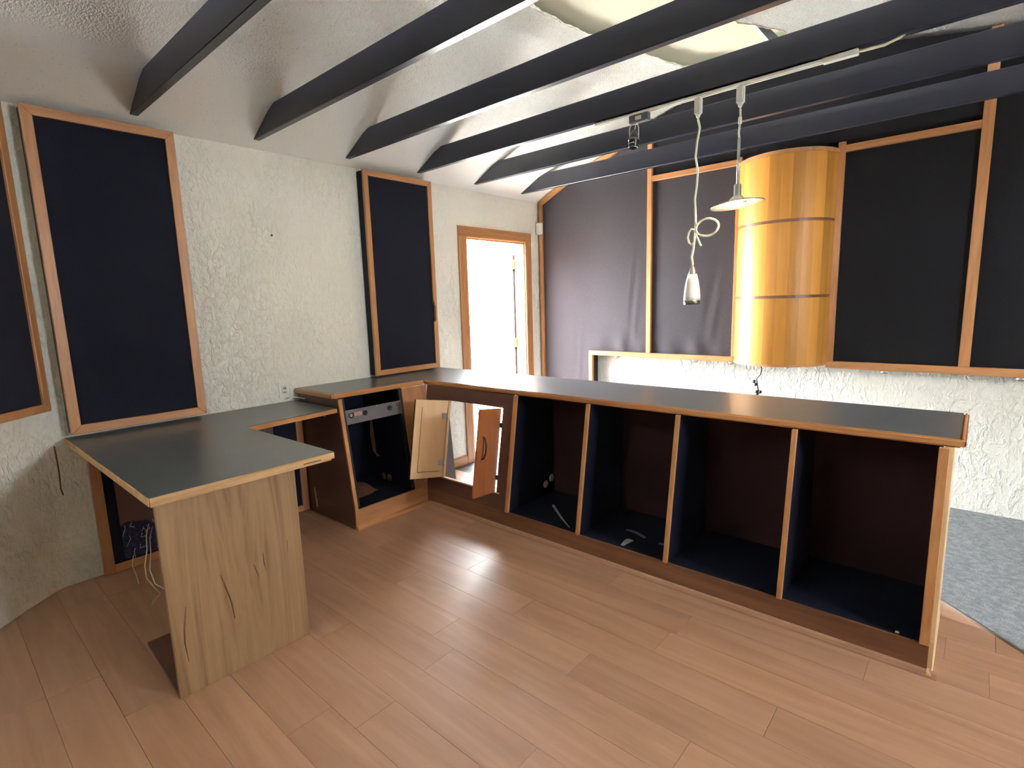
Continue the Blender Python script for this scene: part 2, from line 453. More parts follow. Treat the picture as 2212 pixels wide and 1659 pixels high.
# ------------------------------------------------------------------ doorway and door
def door():
    root = obj('door_1', B().box((W-.14, 3.862, CZ), (W, 3.88, 2.262)).box((W-.14, 4.79, CZ), (W, 4.808, 2.262)).box((W-.14, 3.862, 2.245), (W, 4.808, 2.268)),
               M['trim_z'], kind='structure')
    def fluted(x, y0, y1, z0, z1, vert):
        b = B(); w = (y1-y0) if vert else (z1-z0); n = 5
        prof = [(0, 0), (0, .016)]
        for k in range(n):
            a = .1+.8*k/n; prof += [(a*w, .020), ((a+.8/n*.75)*w, .020), ((a+.8/n*.88)*w, .015)]
        prof += [(w, .016), (w, 0)]
        if vert: b.prism([(x+.002+h, y0+u, z0) for u, h in prof], (0, 0, z1-z0))
        else: b.prism([(x+.002+h, y0, z0+u) for u, h in prof], (0, y1-y0, 0))
        return b
    obj('casing', fluted(W, 3.76, 3.872, CZ, 2.27, True), M['trim_z'], root)
    obj('casing', fluted(W, 4.80, 4.905, CZ, 2.27, True), M['trim_z'], root)
    obj('casing', fluted(W, 3.76, 4.905, 2.262, 2.37, False), M['trim_y'], root)
    # leaf swung open outside, seen edge on
    a = Vector((-4.150, 4.775, 0)); d = Vector((-.655, .755, 0)).normalized(); n = Vector((-d.y, d.x, 0))*-1
    b = B().prism([a+Vector((0,0,CZ+.03)), a+d*.86+Vector((0,0,CZ+.03)), a+d*.86+n*.045+Vector((0,0,CZ+.03)), a+n*.045+Vector((0,0,CZ+.03))], (0, 0, 2.20))
    obj('door_leaf', b, M['leafdark'], root, label='brown wooden door leaf swung open outwards')
    h = B()
    for z in (2.03, 1.12, .25):
        c = Vector((-4.148, 4.772, z)); h.lathe([(.011, -.055), (.011, .055)], c, 10)
        h.box((-4.150, 4.772, z-.05), (-4.125, 4.792, z+.05))
    obj('hinge', h, M['brass'], root, label='brass door hinges')
door()

# ------------------------------------------------------------------ outside
obj('ground', B().box((-30, -14, -.34), (W-.16, 26, -.16)).box((XR+.14, -14, -.34), (20, 26, -.16)).box((W-.16, D+.16, -.34), (XR+.14, 26, -.16)).box((W-.16, -14, -.34), (XR+.14, YR-.14, -.16)),
    M['ground'], kind='structure')
def tree():
    rnd = random.Random(3)
    t = thing('tree', (-8.3, 7.2, -.16), 'leafy green tree outside the open doorway', 'tree')
    b = B().tube([(-8.3, 7.2, -.16), (-8.25, 7.22, 1.2), (-8.3, 7.3, 2.4), (-8.2, 7.5, 3.3)], [.09, .07, .055, .03], 8)
    for k in range(7):
        an = k*.9; b.tube([(-8.3, 7.3, 2.2+.12*k), (-8.3+.4*math.cos(an), 7.3+.4*math.sin(an), 2.7+.12*k), (-8.3+.8*math.cos(an), 7.3+.8*math.sin(an), 3.0+.1*k)], [.03, .02, .008], 5)
    obj('trunk', b, M['bark'], t)
    l = B()
    for k in range(900):
        th = rnd.random()*6.28; ph = math.acos(rnd.uniform(-1, 1)); r = 1.0*rnd.random()**.4
        c = Vector((-8.3+r*math.sin(ph)*math.cos(th), 7.3+r*math.sin(ph)*math.sin(th), 3.25+.7*r*math.cos(ph)))
        u = Vector((rnd.uniform(-1,1), rnd.uniform(-1,1), rnd.uniform(-1,1))).normalized()*.06
        v = Vector((rnd.uniform(-1,1), rnd.uniform(-1,1), rnd.uniform(-1,1))).normalized()*.03
        l.add([c-u, c+v, c+u, c-v], [(0,1,2,3)])
    obj('foliage', l, M['leaves'], t, kind='stuff')
tree()
obj('wall_added_sky_block', B().box((-10, 1.3, -.16), (W-.15, 1.5, 2.9)), M['kick'], kind='structure')  # unseen wall, added to block part of the sky light entering the doorway

# ------------------------------------------------------------------ beams
YBM = [.36, 1.08, 1.805, 2.525, 3.245, 3.965, 4.69]
LBB = ['black ceiling beam nearest, at the upper left corner of the picture',
       'black ceiling beam ending above the largest framed panel',
       'black ceiling beam whose end stands over bare wall between the two framed panels',
       'black ceiling beam ending just before the narrower framed panel by the doorway',
       'black ceiling beam that carries the white lighting track',
       'black ceiling beam next beyond the one with the lighting track',
       'black ceiling beam farthest away, closest to the fabric covered wall']
for yb, lb in zip(YBM, LBB):
    y0 = yb-.022
    b = B().prism([(-3.935, y0, 2.772), (-3.655, y0, 2.932), (XR-.005, y0, 2.932), (XR-.005, y0, 2.772)], (0, .045, 0))
    obj('ceiling_beam', b, M['beam'], label=lb, cat='beam', group='black beams across the ceiling', bev=.003, seg=1, off=(-3.9, yb, 2.77))

# ------------------------------------------------------------------ framed acoustic panels
def framed_panel(name, label, frame_w, o, u, n, wid, z0, z1, dep, group='framed fabric panels on the walls', chip=False):
    """o: lower left front corner in plan, u: along the wall, n: out of the wall."""
    o = Vector((*o, 0)); u = Vector((*u, 0)).normalized(); n = Vector((*n, 0)).normalized()
    t = thing(name, (o.x, o.y, z0), label, 'panel', group)
    P = lambda a, d, z: o+u*a+n*d+Vector((0, 0, z))
    fm = M['trim_y']; fw = frame_w
    def bar(a0, a1, za, zb, za2, zb2, m):       # mitred rail: quad in face plane
        b = B().prism([P(a0[0], -.022, za), P(a1[0], -.022, za2), P(a1[1], -.022, zb2), P(a0[1], -.022, zb)], n*.022)
        return b
    def quad(p1, p2, p3, p4, m, nm='frame_rail', lab=None):
        b = B().prism([P(a, -.022, z) for a, z in (p1, p2, p3, p4)], n*.026)
        obj(nm, b, m, t, bev=.0025, seg=1, label=lab)
    quad((0, z0), (wid, z0), (wid-fw, z0+fw), (fw, z0+fw), M['trim_y'])
    quad((0, z1), (fw, z1-fw), (wid-fw, z1-fw), (wid, z1), M['trim_y'])
    quad((0, z0), (fw, z0+fw), (fw, z1-fw), (0, z1), M['trim_z'], 'frame_stile')
    if chip:
        zc = z0+(z1-z0)*.28
        b = B().prism([P(a, -.022, z) for a, z in ((wid, z0), (wid-fw, z0+fw), (wid-fw, zc-.05), (wid-fw*.42, zc-.03), (wid-fw*.36, zc+.10), (wid-fw*.9, zc+.17), (wid-fw, z1-fw), (wid, z1))], n*.026)
        obj('frame_stile', b, M['trim_z'], t, label='wooden stile with a chipped inner edge')
    else:
        quad((wid, z0), (wid-fw, z0+fw), (wid-fw, z1-fw), (wid, z1), M['trim_z'], 'frame_stile')
    b = B(); inn = fw-.004
    b.grid(lambda a, c: P(inn+(wid-2*inn)*a, -.010-.004*math.sin(math.pi*a)*math.sin(math.pi*c), z0+inn+(z1-z0-2*inn)*c), 12, 20)
    b.prism([P(inn, -.02, z0+inn), P(wid-inn, -.02, z0+inn), P(wid-inn, -.02, z1-inn), P(inn, -.02, z1-inn)], n*.006)
    obj('fabric_face', b, M['cloth'], t)
    b = B().prism([P(.006, -dep, z0+.006), P(wid-.006, -dep, z0+.006), P(wid-.006, -.021, z0+.006), P(.006, -.021, z0+.006)], (0, 0, z1-z0-.012))
    obj('box_side', b, M['cloth'], t)
    return t
framed_panel('acoustic_panel', 'large framed navy fabric panel above the left desk', .052, (-3.885, .552), (0, 1), (1, 0), .722, .915, 2.712, .10)
framed_panel('acoustic_panel', 'narrower framed fabric panel standing between bare wall and doorway', .046, (-3.885, 2.638), (0, 1), (1, 0), .720, 1.0, 2.71, .10, chip=True)
framed_panel('acoustic_panel', 'framed black panel cut off by the left picture edge, on the angled wall', .045, (-3.945+.60, .492-.60), (-1, 1), (1, 1), .8485, 1.065, 2.73, .062)

# framed panel under the desk with a torn board over it
def low_panel():
    t = thing('low_wall_panel', (-3.93, .62, .01), 'framed black panel standing under the desk, partly behind a torn brown board', 'panel')
    x0, x1 = -3.97, -3.93
    obj('frame_stile', B().box((x0, .615, .005), (x1+.004, .668, .86)), M['face_z'], t, bev=.002, seg=1)
    obj('frame_stile', B().box((x0, 1.90, .005), (x1+.004, 1.955, .86)), M['face_z'], t, bev=.002, seg=1)
    obj('frame_rail', B().box((x0, .668, .005), (x1+.004, 1.90, .055)), M['kick_y'], t, bev=.002, seg=1)
    obj('fabric_face', B().box((x0, .668, .055), (x1-.008, 1.90, .86)), M['cloth'], t)
    obj('torn_hole', B().box((x1-.012, .725, .07), (x1-.004, .96, .30)), M['denim'], t, label='blue fibrous insulation showing through the torn board')
    pts = [(.722, .86), (.722, .295), (.76, .31), (.80, .30), (.86, .29), (.90, .255), (.93, .20), (.965, .16), (.985, .12), (.99, .07), (1.72, .07), (1.72, .86)]
    obj('board', B().prism([(x1-.002, a, z) for a, z in pts], (.010, 0, 0)), M['brown_z'], t, label='brown board with a ragged lower corner')
    b = B(); r = random.Random(8)
    for k in range(13):
        a = .73+.22*r.random(); z = .12+.18*r.random()
        b.tube([(x1+.002, a, z), (x1+.012, a+.02*r.uniform(-1, 1), z-.02), (x1+.006, a+.03*r.uniform(-1, 1), z-.05*r.random()-.02)], .0016, 4)
    obj('frayed_fibre', b, M['tape'], t, kind='stuff')
low_panel()

# ------------------------------------------------------------------ desk
def desk():
    t = thing('desk', (-3.2, .93, 0), 'low L-shaped desk with charcoal top and plywood end panel', 'desk')
    xL, xR, y0, y1, z0, z1 = W+.004, -2.362, .535, 1.325, .858, .890
    ys = 1.945; xs = -3.33
    poly = [(xL, y0), (xR, y0), (xR, y1), (xs, 1.30), (xs-.06, ys), (xL, ys)]
    obj('desk_top', B().prism([(x, y, z1-.002) for x, y in poly], (0, 0, .003)), M['lam'], t, label='thin charcoal laminate surface')
    obj('core', B().prism([(x, y, z0) for x, y in poly], (0, 0, z1-z0-.002)), M['ply_edge'], t)
    obj('edge_strip', B().box((xR, y0, z0-.004), (xR+.006, y1-.02, z1)), M['ply_edge'], t, bev=.001, seg=1)
    obj('edge_strip', B().prism([(xs, 1.302, z0+.002), (xs+.012, 1.302, z0+.002), (xs-.048, ys, z0+.002), (xs-.06, ys, z0+.002)], (0, 0, .028)), M['edge_y'], t)
    obj('edge_strip', B().box((xL, y0-.005, z0), (xR, y0, z1)), M['ply_edge'], t)
    obj('end_panel', B().box((-2.405, .553, .0), (-2.385, 1.128, z0)), M['ply'], t, bev=.0015, seg=1, label='bare plywood end panel with dark knots and wavy grain')
    # thin open carcass behind the end panel
    obj('foot_board', B().prism([(-2.92, .575, 0), (-2.405, .555, 0), (-2.405, .70, 0), (-2.92, .72, 0)], (0, 0, .018)), M['brown'], t)
    obj('side_panel', B().box((-2.98, 1.108, 0), (-2.405, 1.126, z0)), M['brown_z'], t)
    obj('inner_panel', B().box((-2.43, .565, .018), (-2.408, 1.108, z0)), M['brown_z'], t)
    # cracks in the veneer of the end panel and a split in the edge
    for path in ([(.76, .47), (.775, .40), (.79, .33), (.795, .25)], [(.90, .46), (.91, .42), (.917, .38)], [(.945, .50), (.945, .45), (.95, .41)], [(1.06, .52), (1.058, .46)], [(.615, .39), (.60, .30), (.595, .24), (.60, .15)]):
        c = B().tube([(-2.3845, a, z) for a, z in path], [.0015]+[.003]*(len(path)-2)+[.001], 5)
        obj('veneer_crack', c, M['kick'], t, label='dark split in the plywood veneer')
    obj('edge_split', B().box((xR+.0055, 1.16, z0+.008), (xR+.0068, 1.25, z0+.013)), M['subfloor'], t)
    return t
desk()
# loose white cords hanging under the desk
def cords():
    t = thing('cord_bundle', (-3.3, .72, .005), 'loose white cords drooping to the floor under the desk behind the plywood end panel', 'cord')
    b = B().tube([(-3.885, .86, .27), (-3.70, .80, .27), (-3.50, .75, .255), (-3.36, .70, .22), (-3.31, .69, .17), (-3.29, .715, .11), (-3.28, .735, .07), (-3.30, .70, .03), (-3.30, .69, .006)], .0032, 6)
    obj('cord', b, M['tape'], t)
    b = B().tube([(-3.885, .88, .25), (-3.72, .82, .24), (-3.52, .77, .22), (-3.36, .72, .19), (-3.27, .715, .14), (-3.25, .75, .10), (-3.27, .76, .05)], .0026, 6)
    obj('cord', b, M['white'], t)
    b = B().tube([(-3.885, .76, .10), (-3.86, .74, .05), (-3.80, .74, .008), (-3.66, .72, .005)], .002, 6)
    obj('cord', b, M['white'], t)
cords()
obj('hanging_string', B().tube([(-3.955, .48, .855), (-3.955, .482, .7), (-3.957, .478, .60), (-3.955, .484, .56)], .004, 6), M['kick'],
    label='thin reddish brown strap hanging on the wall below the left end of the desk', cat='strap', off=(-3.955, .48, .56))

# ------------------------------------------------------------------ wall outlet with plug and lead
def outlet():
    t = thing('wall_outlet', (W+.006, 1.862, .985), 'white wall outlet above the desk beside the workbench end', 'outlet')
    obj('cover_plate', B().box((W+.001, 1.822, .925), (W+.010, 1.902, 1.045)), M['white'], t, bev=.003)
    obj('socket', B().box((W+.010, 1.842, .955), (W+.014, 1.882, 1.015)), M['cord'], t, bev=.002)
    obj('slot', B().box((W+.0135, 1.855, .992), (W+.016, 1.861, 1.004)).box((W+.0135, 1.866, .990), (W+.016, 1.872, 1.004)).box((W+.0135, 1.852, .963), (W+.016, 1.872, .968)), M['black'], t)
outlet()
def lead():
    b = B().tube([(W+.012, 1.80, .893), (W+.03, 1.84, .899), (W+.05, 1.87, .91), (W+.05, 1.90, .925), (W+.08, 1.95, .915), (W+.2, 2.0, .90), (W+.2, 2.1, .90)], .005, 8)
    obj('power_lead', b, M['white'], label='short white lead running from the wall outlet under the workbench top', cat='cable', off=(W+.05, 1.87, .9))
lead()

# ------------------------------------------------------------------ workbench (L-shaped, open bays)
ZT0, ZT1 = .950, .985
def slY(z): return 2.63 + .17*(z-.15) if z > .15 else 2.63
def slX(z): return -3.27 - .14*(z-.15) if z > .15 else -3.27
XE = -.03
bench = thing('workbench', (-2.0, 2.9, 0), 'long L-shaped workbench with charcoal top, oak edging and open dark bays', 'workbench')
def bench_build():
    t = bench
    top = [(W+.004, 1.965), (-3.447, 1.965), (-3.433, 2.785), (-.022, 2.812), (-.022, 3.425), (W+.004, 3.43)]
    obj('bench_top', B().prism([(x, y, ZT1-.006) for x, y in top], (0, 0, .006)), M['lam'], t, label='satin charcoal laminate surface')
    obj('core', B().prism([(x, y, ZT0+.004) for x, y in top], (0, 0, ZT1-ZT0-.011)), M['brown'], t)
    e = B().prism([(-3.447, 1.950, ZT0), (-3.425, 1.950, ZT0), (-3.411, 2.763, ZT0), (-3.433, 2.785, ZT0)], (0, 0, .036))
    obj('edge_moulding', e, M['edge_y'], t, bev=.008, seg=3)
    e = B().prism([(-3.433, 2.785, ZT0), (-3.411, 2.763, ZT0), (.0, 2.790, ZT0), (-.022, 2.812, ZT0)], (0, 0, .036))
    obj('edge_moulding', e, M['edge_x'], t, bev=.008, seg=3)
    e = B().prism([(-.022, 2.812, ZT0), (0, 2.790, ZT0), (0, 3.44, ZT0), (-.022, 3.425, ZT0)], (0, 0, .036))
    obj('edge_moulding', e, M['edge_y'], t, bev=.008, seg=3)
    e = B().prism([(W+.004, 1.943, ZT0), (-3.425, 1.943, ZT0), (-3.440, 1.965, ZT0), (W+.004, 1.965, ZT0)], (0, 0, .036))
    obj('edge_moulding', e, M['edge_x'], t, bev=.008, seg=3)
    # --- long run: dividers follow the slanted front
    YBK = 3.20
    def divider(xa, xb, m=M['lining'], y1=YBK, nm='divider'):
        b = B().prism([(xa, slY(.0)+.012, .03), (xa, slY(.15)+.012, .15), (xa, slY(ZT0)+.012, ZT0), (xa, y1, ZT0), (xa, y1, .03)], (xb-xa, 0, 0))
        obj(nm, b, m, t)
    for xd in (-2.41, -1.81, -1.22, -.63): divider(xd-.009, xd+.009)
    obj('end_panel', B().prism([(XE-.035, 2.640, 0), (XE-.035, slY(.15)+.004, .15), (XE-.035, slY(ZT0)+.004, ZT0), (XE-.035, YBK+.01, ZT0), (XE-.035, YBK+.01, 0)], (.029, 0, 0)), M['birch'], t, label='pale wooden end panel')
    obj('end_lining', B().prism([(XE-.058, slY(.15)+.03, .15), (XE-.058, slY(ZT0)+.03, ZT0), (XE-.058, YBK, ZT0), (XE-.058, YBK, .13)], (.007, 0, 0)), M['lining'], t)
    for xd, w_ in ((-2.41, .030), (-1.81, .024), (-1.22, .024), (-.63, .024), (XE-.037, .036)):
        b = B().prism([(xd-w_/2, slY(.15)-.006, .132), (xd-w_/2, slY(ZT0)-.006, ZT0), (xd-w_/2, slY(ZT0)+.014, ZT0), (xd-w_/2, slY(.15)+.014, .132)], (w_, 0, 0))
        obj('stile', b, M['edge_z'], t, bev=.002, seg=1)
    for a, c in ((-2.401, -1.819), (-1.801, -1.229), (-1.211, -.639), (-.621, XE-.058)):
        obj('back_board', B().box((a, YBK-.012, .12), (c, YBK, ZT0)), M['bayback'], t)
        obj('bay_floor', B().box((a, 2.645, .115), (c, YBK-.012, .132)), M['lining'], t)
    obj('kick_board', B().prism([(-3.27, 2.630, .0), (-3.27, 2.630, .132), (-3.27, 2.642, .134), (-3.27, 2.642, 0)], (XE-.022+3.27, 0, 0)), M['kick'], t, label='long dark oak board under the bays')
    # face board around the corner opening (x -3.28 .. -2.42), opening x -3.10..-2.49, z .25..0.85
    def fy(x0, x1, z0, z1, x0b=None):
        x0b = x0 if x0b is None else x0b
        return B().prism([(x0, slY(z0), z0), (x1, slY(z0), z0), (x1, slY(z1), z1), (x0b, slY(z1), z1)], (0, .016, .003))
    obj('face_board', fy(-3.275, -2.425, .132, .25), M['brown'], t)
    obj('face_board', fy(-3.37, -2.425, .85, ZT0), M['brown'], t)
    obj('face_board', B().prism([(slX(.25)-.0, slY(.25), .25), (-3.10, slY(.25), .25), (-3.10, slY(.85), .85), (slX(.85), slY(.85), .85)], (0, .016, .003)), M['brown_z'], t)
    obj('face_board', fy(-2.519, -2.425, .25, .85), M['brown_z'], t)
    # pale edge inside the opening
    obj('opening_edge', B().prism([(-3.10, slY(.25)-.002, .25), (-3.10, slY(.85)-.002, .85), (-3.10, slY(.85)+.02, .85), (-3.10, slY(.25)+.02, .25)], (.012, 0, 0)), M['birch'], t)
    obj('opening_edge', B().box((-3.10, slY(.25)-.002, .242), (-2.49, slY(.25)+.02, .252)), M['birch'], t)
    # cabinet behind: side cheek, floor
    obj('cabinet_cheek', B().prism([(-3.27, 2.66, .02), (-3.27, 2.80, .94), (-3.27, 2.87, .94), (-3.27, 2.935, .02)], (.016, 0, 0)), M['grey'], t)
    for zk in (.36, .73):
        obj('hinge_knuckle', B().box((-2.55, slY(zk)-.010, zk-.020), (-2.514, slY(zk)+.010, zk+.016)), M['black'], t, bev=.003)
    # quarter-round along the floor
    def bead(p, q, n_):
        p = Vector(p); q = Vector(q); n_ = Vector(n_); b = B()
        pr = [(0, 0), (.020, 0), (.020, .008), (.014, .022), (.004, .028), (0, .028)]
        b.prism([p+n_*a+Vector((0, 0, h)) for a, h in pr], q-p); return b
    obj('floor_bead', bead((-3.25, 2.630, 0), (XE+.012, 2.630, 0), (0, -1, 0)), M['floor'], t)
    obj('floor_bead', bead((XE-.022, 2.612, 0), (XE-.022, 3.21, 0), (1, 0, 0)), M['birch'], t)
    obj('floor_bead', bead((-3.27, 1.965, 0), (-3.27, 2.625, 0), (1, 0, 0)), M['edge_y'], t)
    # --- short run by the wall
    obj('side_panel', B().prism([(-3.95, 1.965, 0), (-3.272, 1.965, 0), (-3.272, 1.965, .15), (slX(ZT0)-.002, 1.965, ZT0), (-3.95, 1.965, ZT0)], (0, .018, 0)), M['brown'], t, label='dark red-brown side panel')
    def sx(y0, y1, z0, z1, m, nm, y1b=None):
        y1b = y1 if y1b is None else y1b
        b = B().prism([(slX(z0), y0, z0), (slX(z0), y1, z0), (slX(z1), y1b, z1), (slX(z1), y0, z1)], (-.016, 0, -.002))
        obj(nm, b, m, t, bev=.0015, seg=1)
    sx(1.963, 1.990, .15, ZT0, M['edge_z'], 'stile')
    obj('stile', B().box((-3.286, 1.963, 0), (-3.27, 1.990, .15)), M['edge_z'], t)
    sx(2.515, slY(.15), .15, ZT0, M['face_z'], 'wide_stile', slY(ZT0))
    obj('kick_board', B().box((-3.286, 1.990, 0), (-3.270, 2.632, .148)), M['kick_y'], t)
    obj('divider', B().prism([(-3.285, 2.515, .03), (slX(ZT0)-.018, 2.515, ZT0), (-3.93, 2.515, ZT0), (-3.93, 2.515, .03)], (0, .014, 0)), M['lining'], t)
    obj('back_board', B().box((-3.95, 1.983, .03), (-3.93, 2.52, ZT0)), M['lining'], t)
    obj('bay_floor', B().box((-3.93, 1.983, .12), (-3.288, 2.515, .138)), M['lining'], t)
    obj('inner_lining', B().prism([(-3.30, 1.983, .138), (slX(ZT0)-.03, 1.983, ZT0), (-3.93, 1.983, ZT0), (-3.93, 1.983, .138)], (0, .004, 0)), M['lining'], t)
    # dark upright rails of the rack
    for ya, yb in ((1.992, 2.012), (2.490, 2.513)):
        b = B().prism([(slX(.16)-.012, ya, .16), (slX(ZT0)-.012, ya, ZT0), (slX(ZT0)-.034, ya, ZT0), (slX(.16)-.034, ya, .16)], (0, yb-ya, 0))
        obj('rack_rail', b, M['black'], t)
    # torn slit and round cable holes in the divider, wood behind showing
    yq = 2.5135
    obj('torn_slit', B().prism([(-3.845, yq, .65), (-3.82, yq, .655), (-3.80, yq, .50), (-3.785, yq, .36), (-3.74, yq, .345), (-3.775, yq, .33), (-3.835, yq, .375), (-3.86, yq, .50)], (0, .003, 0)), M['edge_z'], t, label='torn slit showing pale wood')
    for xh in (-3.70, -3.615):
        obj('cable_hole', B().lathe([(.030, 0), (.030, .004)], (xh, yq-.001, .155+.02), 20, (0, -1, 0)), M['edge_z'], t, label='round cable hole showing pale wood')
    # side details
    tp = B(); yv = 1.9648
    tp.prism([(-3.852, yv, .200), (-3.835, yv, .200), (-3.828, yv, .165), (-3.818, yv, .120), (-3.812, yv, .110), (-3.812, yv, .050), (-3.828, yv, .042), (-3.838, yv, .05), (-3.84, yv, .11), (-3.848, yv, .16)], (0, -.0015, 0))
    obj('peeled_label', tp, M['tape'], t, label='strip of peeled cream tape')
    obj('cleat', B().box((-3.60, 1.946, .80), (-3.57, 1.965, .855)), M['kick'], t, bev=.004)
    obj('screw_head', B().lathe([(.006, 0), (.004, .003)], (-3.262, 2.60, .20), 10, (1, 0, 0)), M['steel'], t)
bench_build()
# cable holes low in the first bay: pale discs paint the light showing through
def painted_bay_holes():
    for (yy, zz) in ((3.075, .215), (3.15, .245)):
        obj('cable_hole', B().lathe([(.030, 0), (.026, .004)], (-2.4005, yy, zz), 20, (1, 0, 0)), M['tape'], bench)
painted_bay_holes()
# rack patch panel
def rack_panel():
    t = thing('rack_panel', (-3.36, 2.25, .82), 'grey rack connector plate mounted in the small bay under the short end', 'panel')
    za, zb = .760, .862
    o = lambda d, z: slX(z)+d
    b = B().prism([(o(-.008, za), 2.006, za), (o(-.008, za), 2.500, za), (o(-.008, zb), 2.500, zb), (o(-.008, zb), 2.006, zb)], (-.003, 0, 0))
    obj('plate', b, M['grey'], t)
    def at(y, z, d=-.006): return (o(d, z), y, z)
    obj('latch', B().box((o(-.008, .83)-.001, 2.065, .812), (o(-.008, .83)+.014, 2.135, .842)), M['steel'], t, bev=.002)
    obj('latch', B().box((o(-.008, .83)-.001, 2.032, .806), (o(-.008, .83)+.008, 2.058, .842)), M['steel'], t, bev=.002)
    for y in (2.048, 2.165, 2.385):
        obj('socket', B().lathe([(.020, 0), (.020, .007), (.013, .009), (.012, .002)], at(y, .822), 18, (1, 0, .14)), M['black'], t)
    obj('jack', B().lathe([(.017, 0), (.017, .006), (.008, .008)], at(2.465, .838), 18, (1, 0, .14)), M['red'], t, label='dark red jack')
    for y, z in ((2.27, .856), (2.355, .846), (2.030, .79), (2.48, .80), (2.48, .852), (2.030, .848)):
        obj('screw', B().lathe([(.0045, 0), (.003, .003)], at(y, z), 8, (1, 0, .14)), M['steel'], t)
rack_panel()

# hinged doors of the corner opening
KD = Vector((0, .17, 1)).normalized()
def leaf_door(name, label, hx, sgn, deg, m_out, m_in, handle):
    z0, z1 = .252, .848; wd = .288
    t = thing(name, (hx, slY(.25), .25), label, 'cabinet door', 'doors of the corner opening')
    d0 = Vector((sgn, 0, 0)); nn = Vector((0, -1, .17)).normalized(); a = math.radians(deg)
    d = d0*math.cos(a)+nn*math.sin(a)
    q = KD.cross(d).normalized()*(1 if sgn > 0 else -1)     # outward face direction? fixed below
    out = nn*math.cos(a)-d0*math.sin(a)                       # outer face normal after the swing
    o = Vector((hx, slY(z0)-.004, z0)); H = (z1-z0)/KD.z
    P = lambda u, v, w: o+d*u+KD*v+out*w
    def slab(u0, u1, v0, v1, w0, w1): return B().prism([P(u0, v0, w0), P(u1, v0, w0), P(u1, v1, w0), P(u0, v1, w0)], out*(w1-w0))
    obj('panel', slab(.0, wd, 0, H, 0, .014), m_out, t)
    obj('inner_face', slab(.0, wd, 0, H, -.002, 0), m_in, t)
    if not handle:                       # raised rim and thin recessed seam on the inner face
        obj('rim', B().add([], []).prism([P(.0, 0, -.006), P(wd, 0, -.006), P(wd, .045, -.006), P(0, .045, -.006)], out*.004), m_in, t)
        obj('rim', slab(0, wd, H-.055, H, -.006, -.002), m_in, t)
        obj('rim', slab(wd-.055, wd, .046, H-.056, -.006, -.002), m_in, t)
        obj('seam', slab(wd-.062, wd-.056, .046, H-.056, -.0035, -.0018), M['kick'], t, label='dark seam along the rim')
        obj('seam', slab(.03, wd-.062, .046, .050, -.0035, -.0018), M['kick'], t)
        for u, v in ((.19, .36), (.195, .25)): obj('screw', B().lathe([(.004, 0), (.003, .002)], P(u, v, -.002), 8, -out), M['steel'], t)
    for v in (H*.19, H*.80):
        hb = slab(.004, .045, v-.022, v+.022, -.010, -.002) if not handle else slab(-.030, .004, v-.018, v+.018, -.012, .002)
        h = obj('hinge', hb, M['steel'] if not handle else M['black'], t, bev=.002)
        if not handle:
            obj('pin', B().tube([P(-.004, v-.012, -.006), P(-.004, v+.012, -.006)], .005, 8), M['steel'], h)
    if handle:
        pth = [P(.225, H*.43+.0, .014), P(.225, H*.43+.008, .03), P(.225, H*.5, .042), P(.225, H*.60, .042), P(.225, H*.67, .03), P(.225, H*.67+.008, .014)]
        obj('handle', B().tube(pth, .006, 8), M['black'], t, label='black bow handle')
leaf_door('cabinet_door', 'pale birch cabinet door swung open beside the rack bay, inner face showing', -3.10, 1, 99, M['brown_z'], M['birch'], False)
leaf_door('cabinet_door', 'orange-brown cabinet door with a black handle, swung open before the bright gap', -2.545, -1, 103, M['leaf'], M['leaf'], True)

# bits lying in the bays; first strip imitates a gleam of light
obj('gleam_strip', B().tube([(-2.20, 2.90, .145), (-2.12, 2.84, .140), (-2.02, 2.76, .140), (-1.90, 2.675, .140)], [.010, .009, .007, .003], 8), M['scrap'],
    label='whitish strip standing for a gleam of light on the floor of the leftmost open bay', cat='scrap', off=(-2.1, 2.8, .14))
obj('paper_scrap', B().grid(lambda u, v: (-1.50-.02*u+.015*v, 2.665+.10*v, .135+.02*math.sin(3*v)*u), 3, 5), M['scrap'],
    label='small curled white scrap in the second open bay', cat='scrap', off=(-1.5, 2.7, .14))
obj('plastic_strip', B().grid(lambda u, v: (-1.60+.38*v, 2.86-.07*v+.03*u, .135+.008*math.sin(9*v)), 2, 10), M['grey'],
    label='glossy grey strip on the floor of the second open bay', cat='scrap', off=(-1.4, 2.8, .135))
obj('wood_scrap', B().box((-.17, 2.652, .1325), (-.155, 2.665, .139)), M['tape'],
    label='tiny pale crumb at the front of the rightmost bay', cat='scrap', bev=.002, off=(-.16, 2.655, .1325))
def torn_cloth():
    b = B().grid(lambda u, v: (-3.80+.32*u+.03*math.sin(5*v), 2.03+.30*v, .142+.03*abs(math.sin(4*u+3*v))*(1-u*.5)), 8, 8)
    obj('rag', b, M['kick'], label='crumpled brown scrap on the floor of the rack bay', cat='scrap', off=(-3.6, 2.15, .14))
torn_cloth()
obj('black_wire', B().tube([(-3.06, 3.02, .945), (-3.07, 3.05, .6), (-3.08, 3.08, .35), (-3.05, 3.10, .15), (-2.98, 3.15, .01), (-2.93, 3.20, .006)], .003, 6), M['black'],
    label='thin black wire hanging inside the corner opening', cat='wire', off=(-3.06, 3.05, .5))

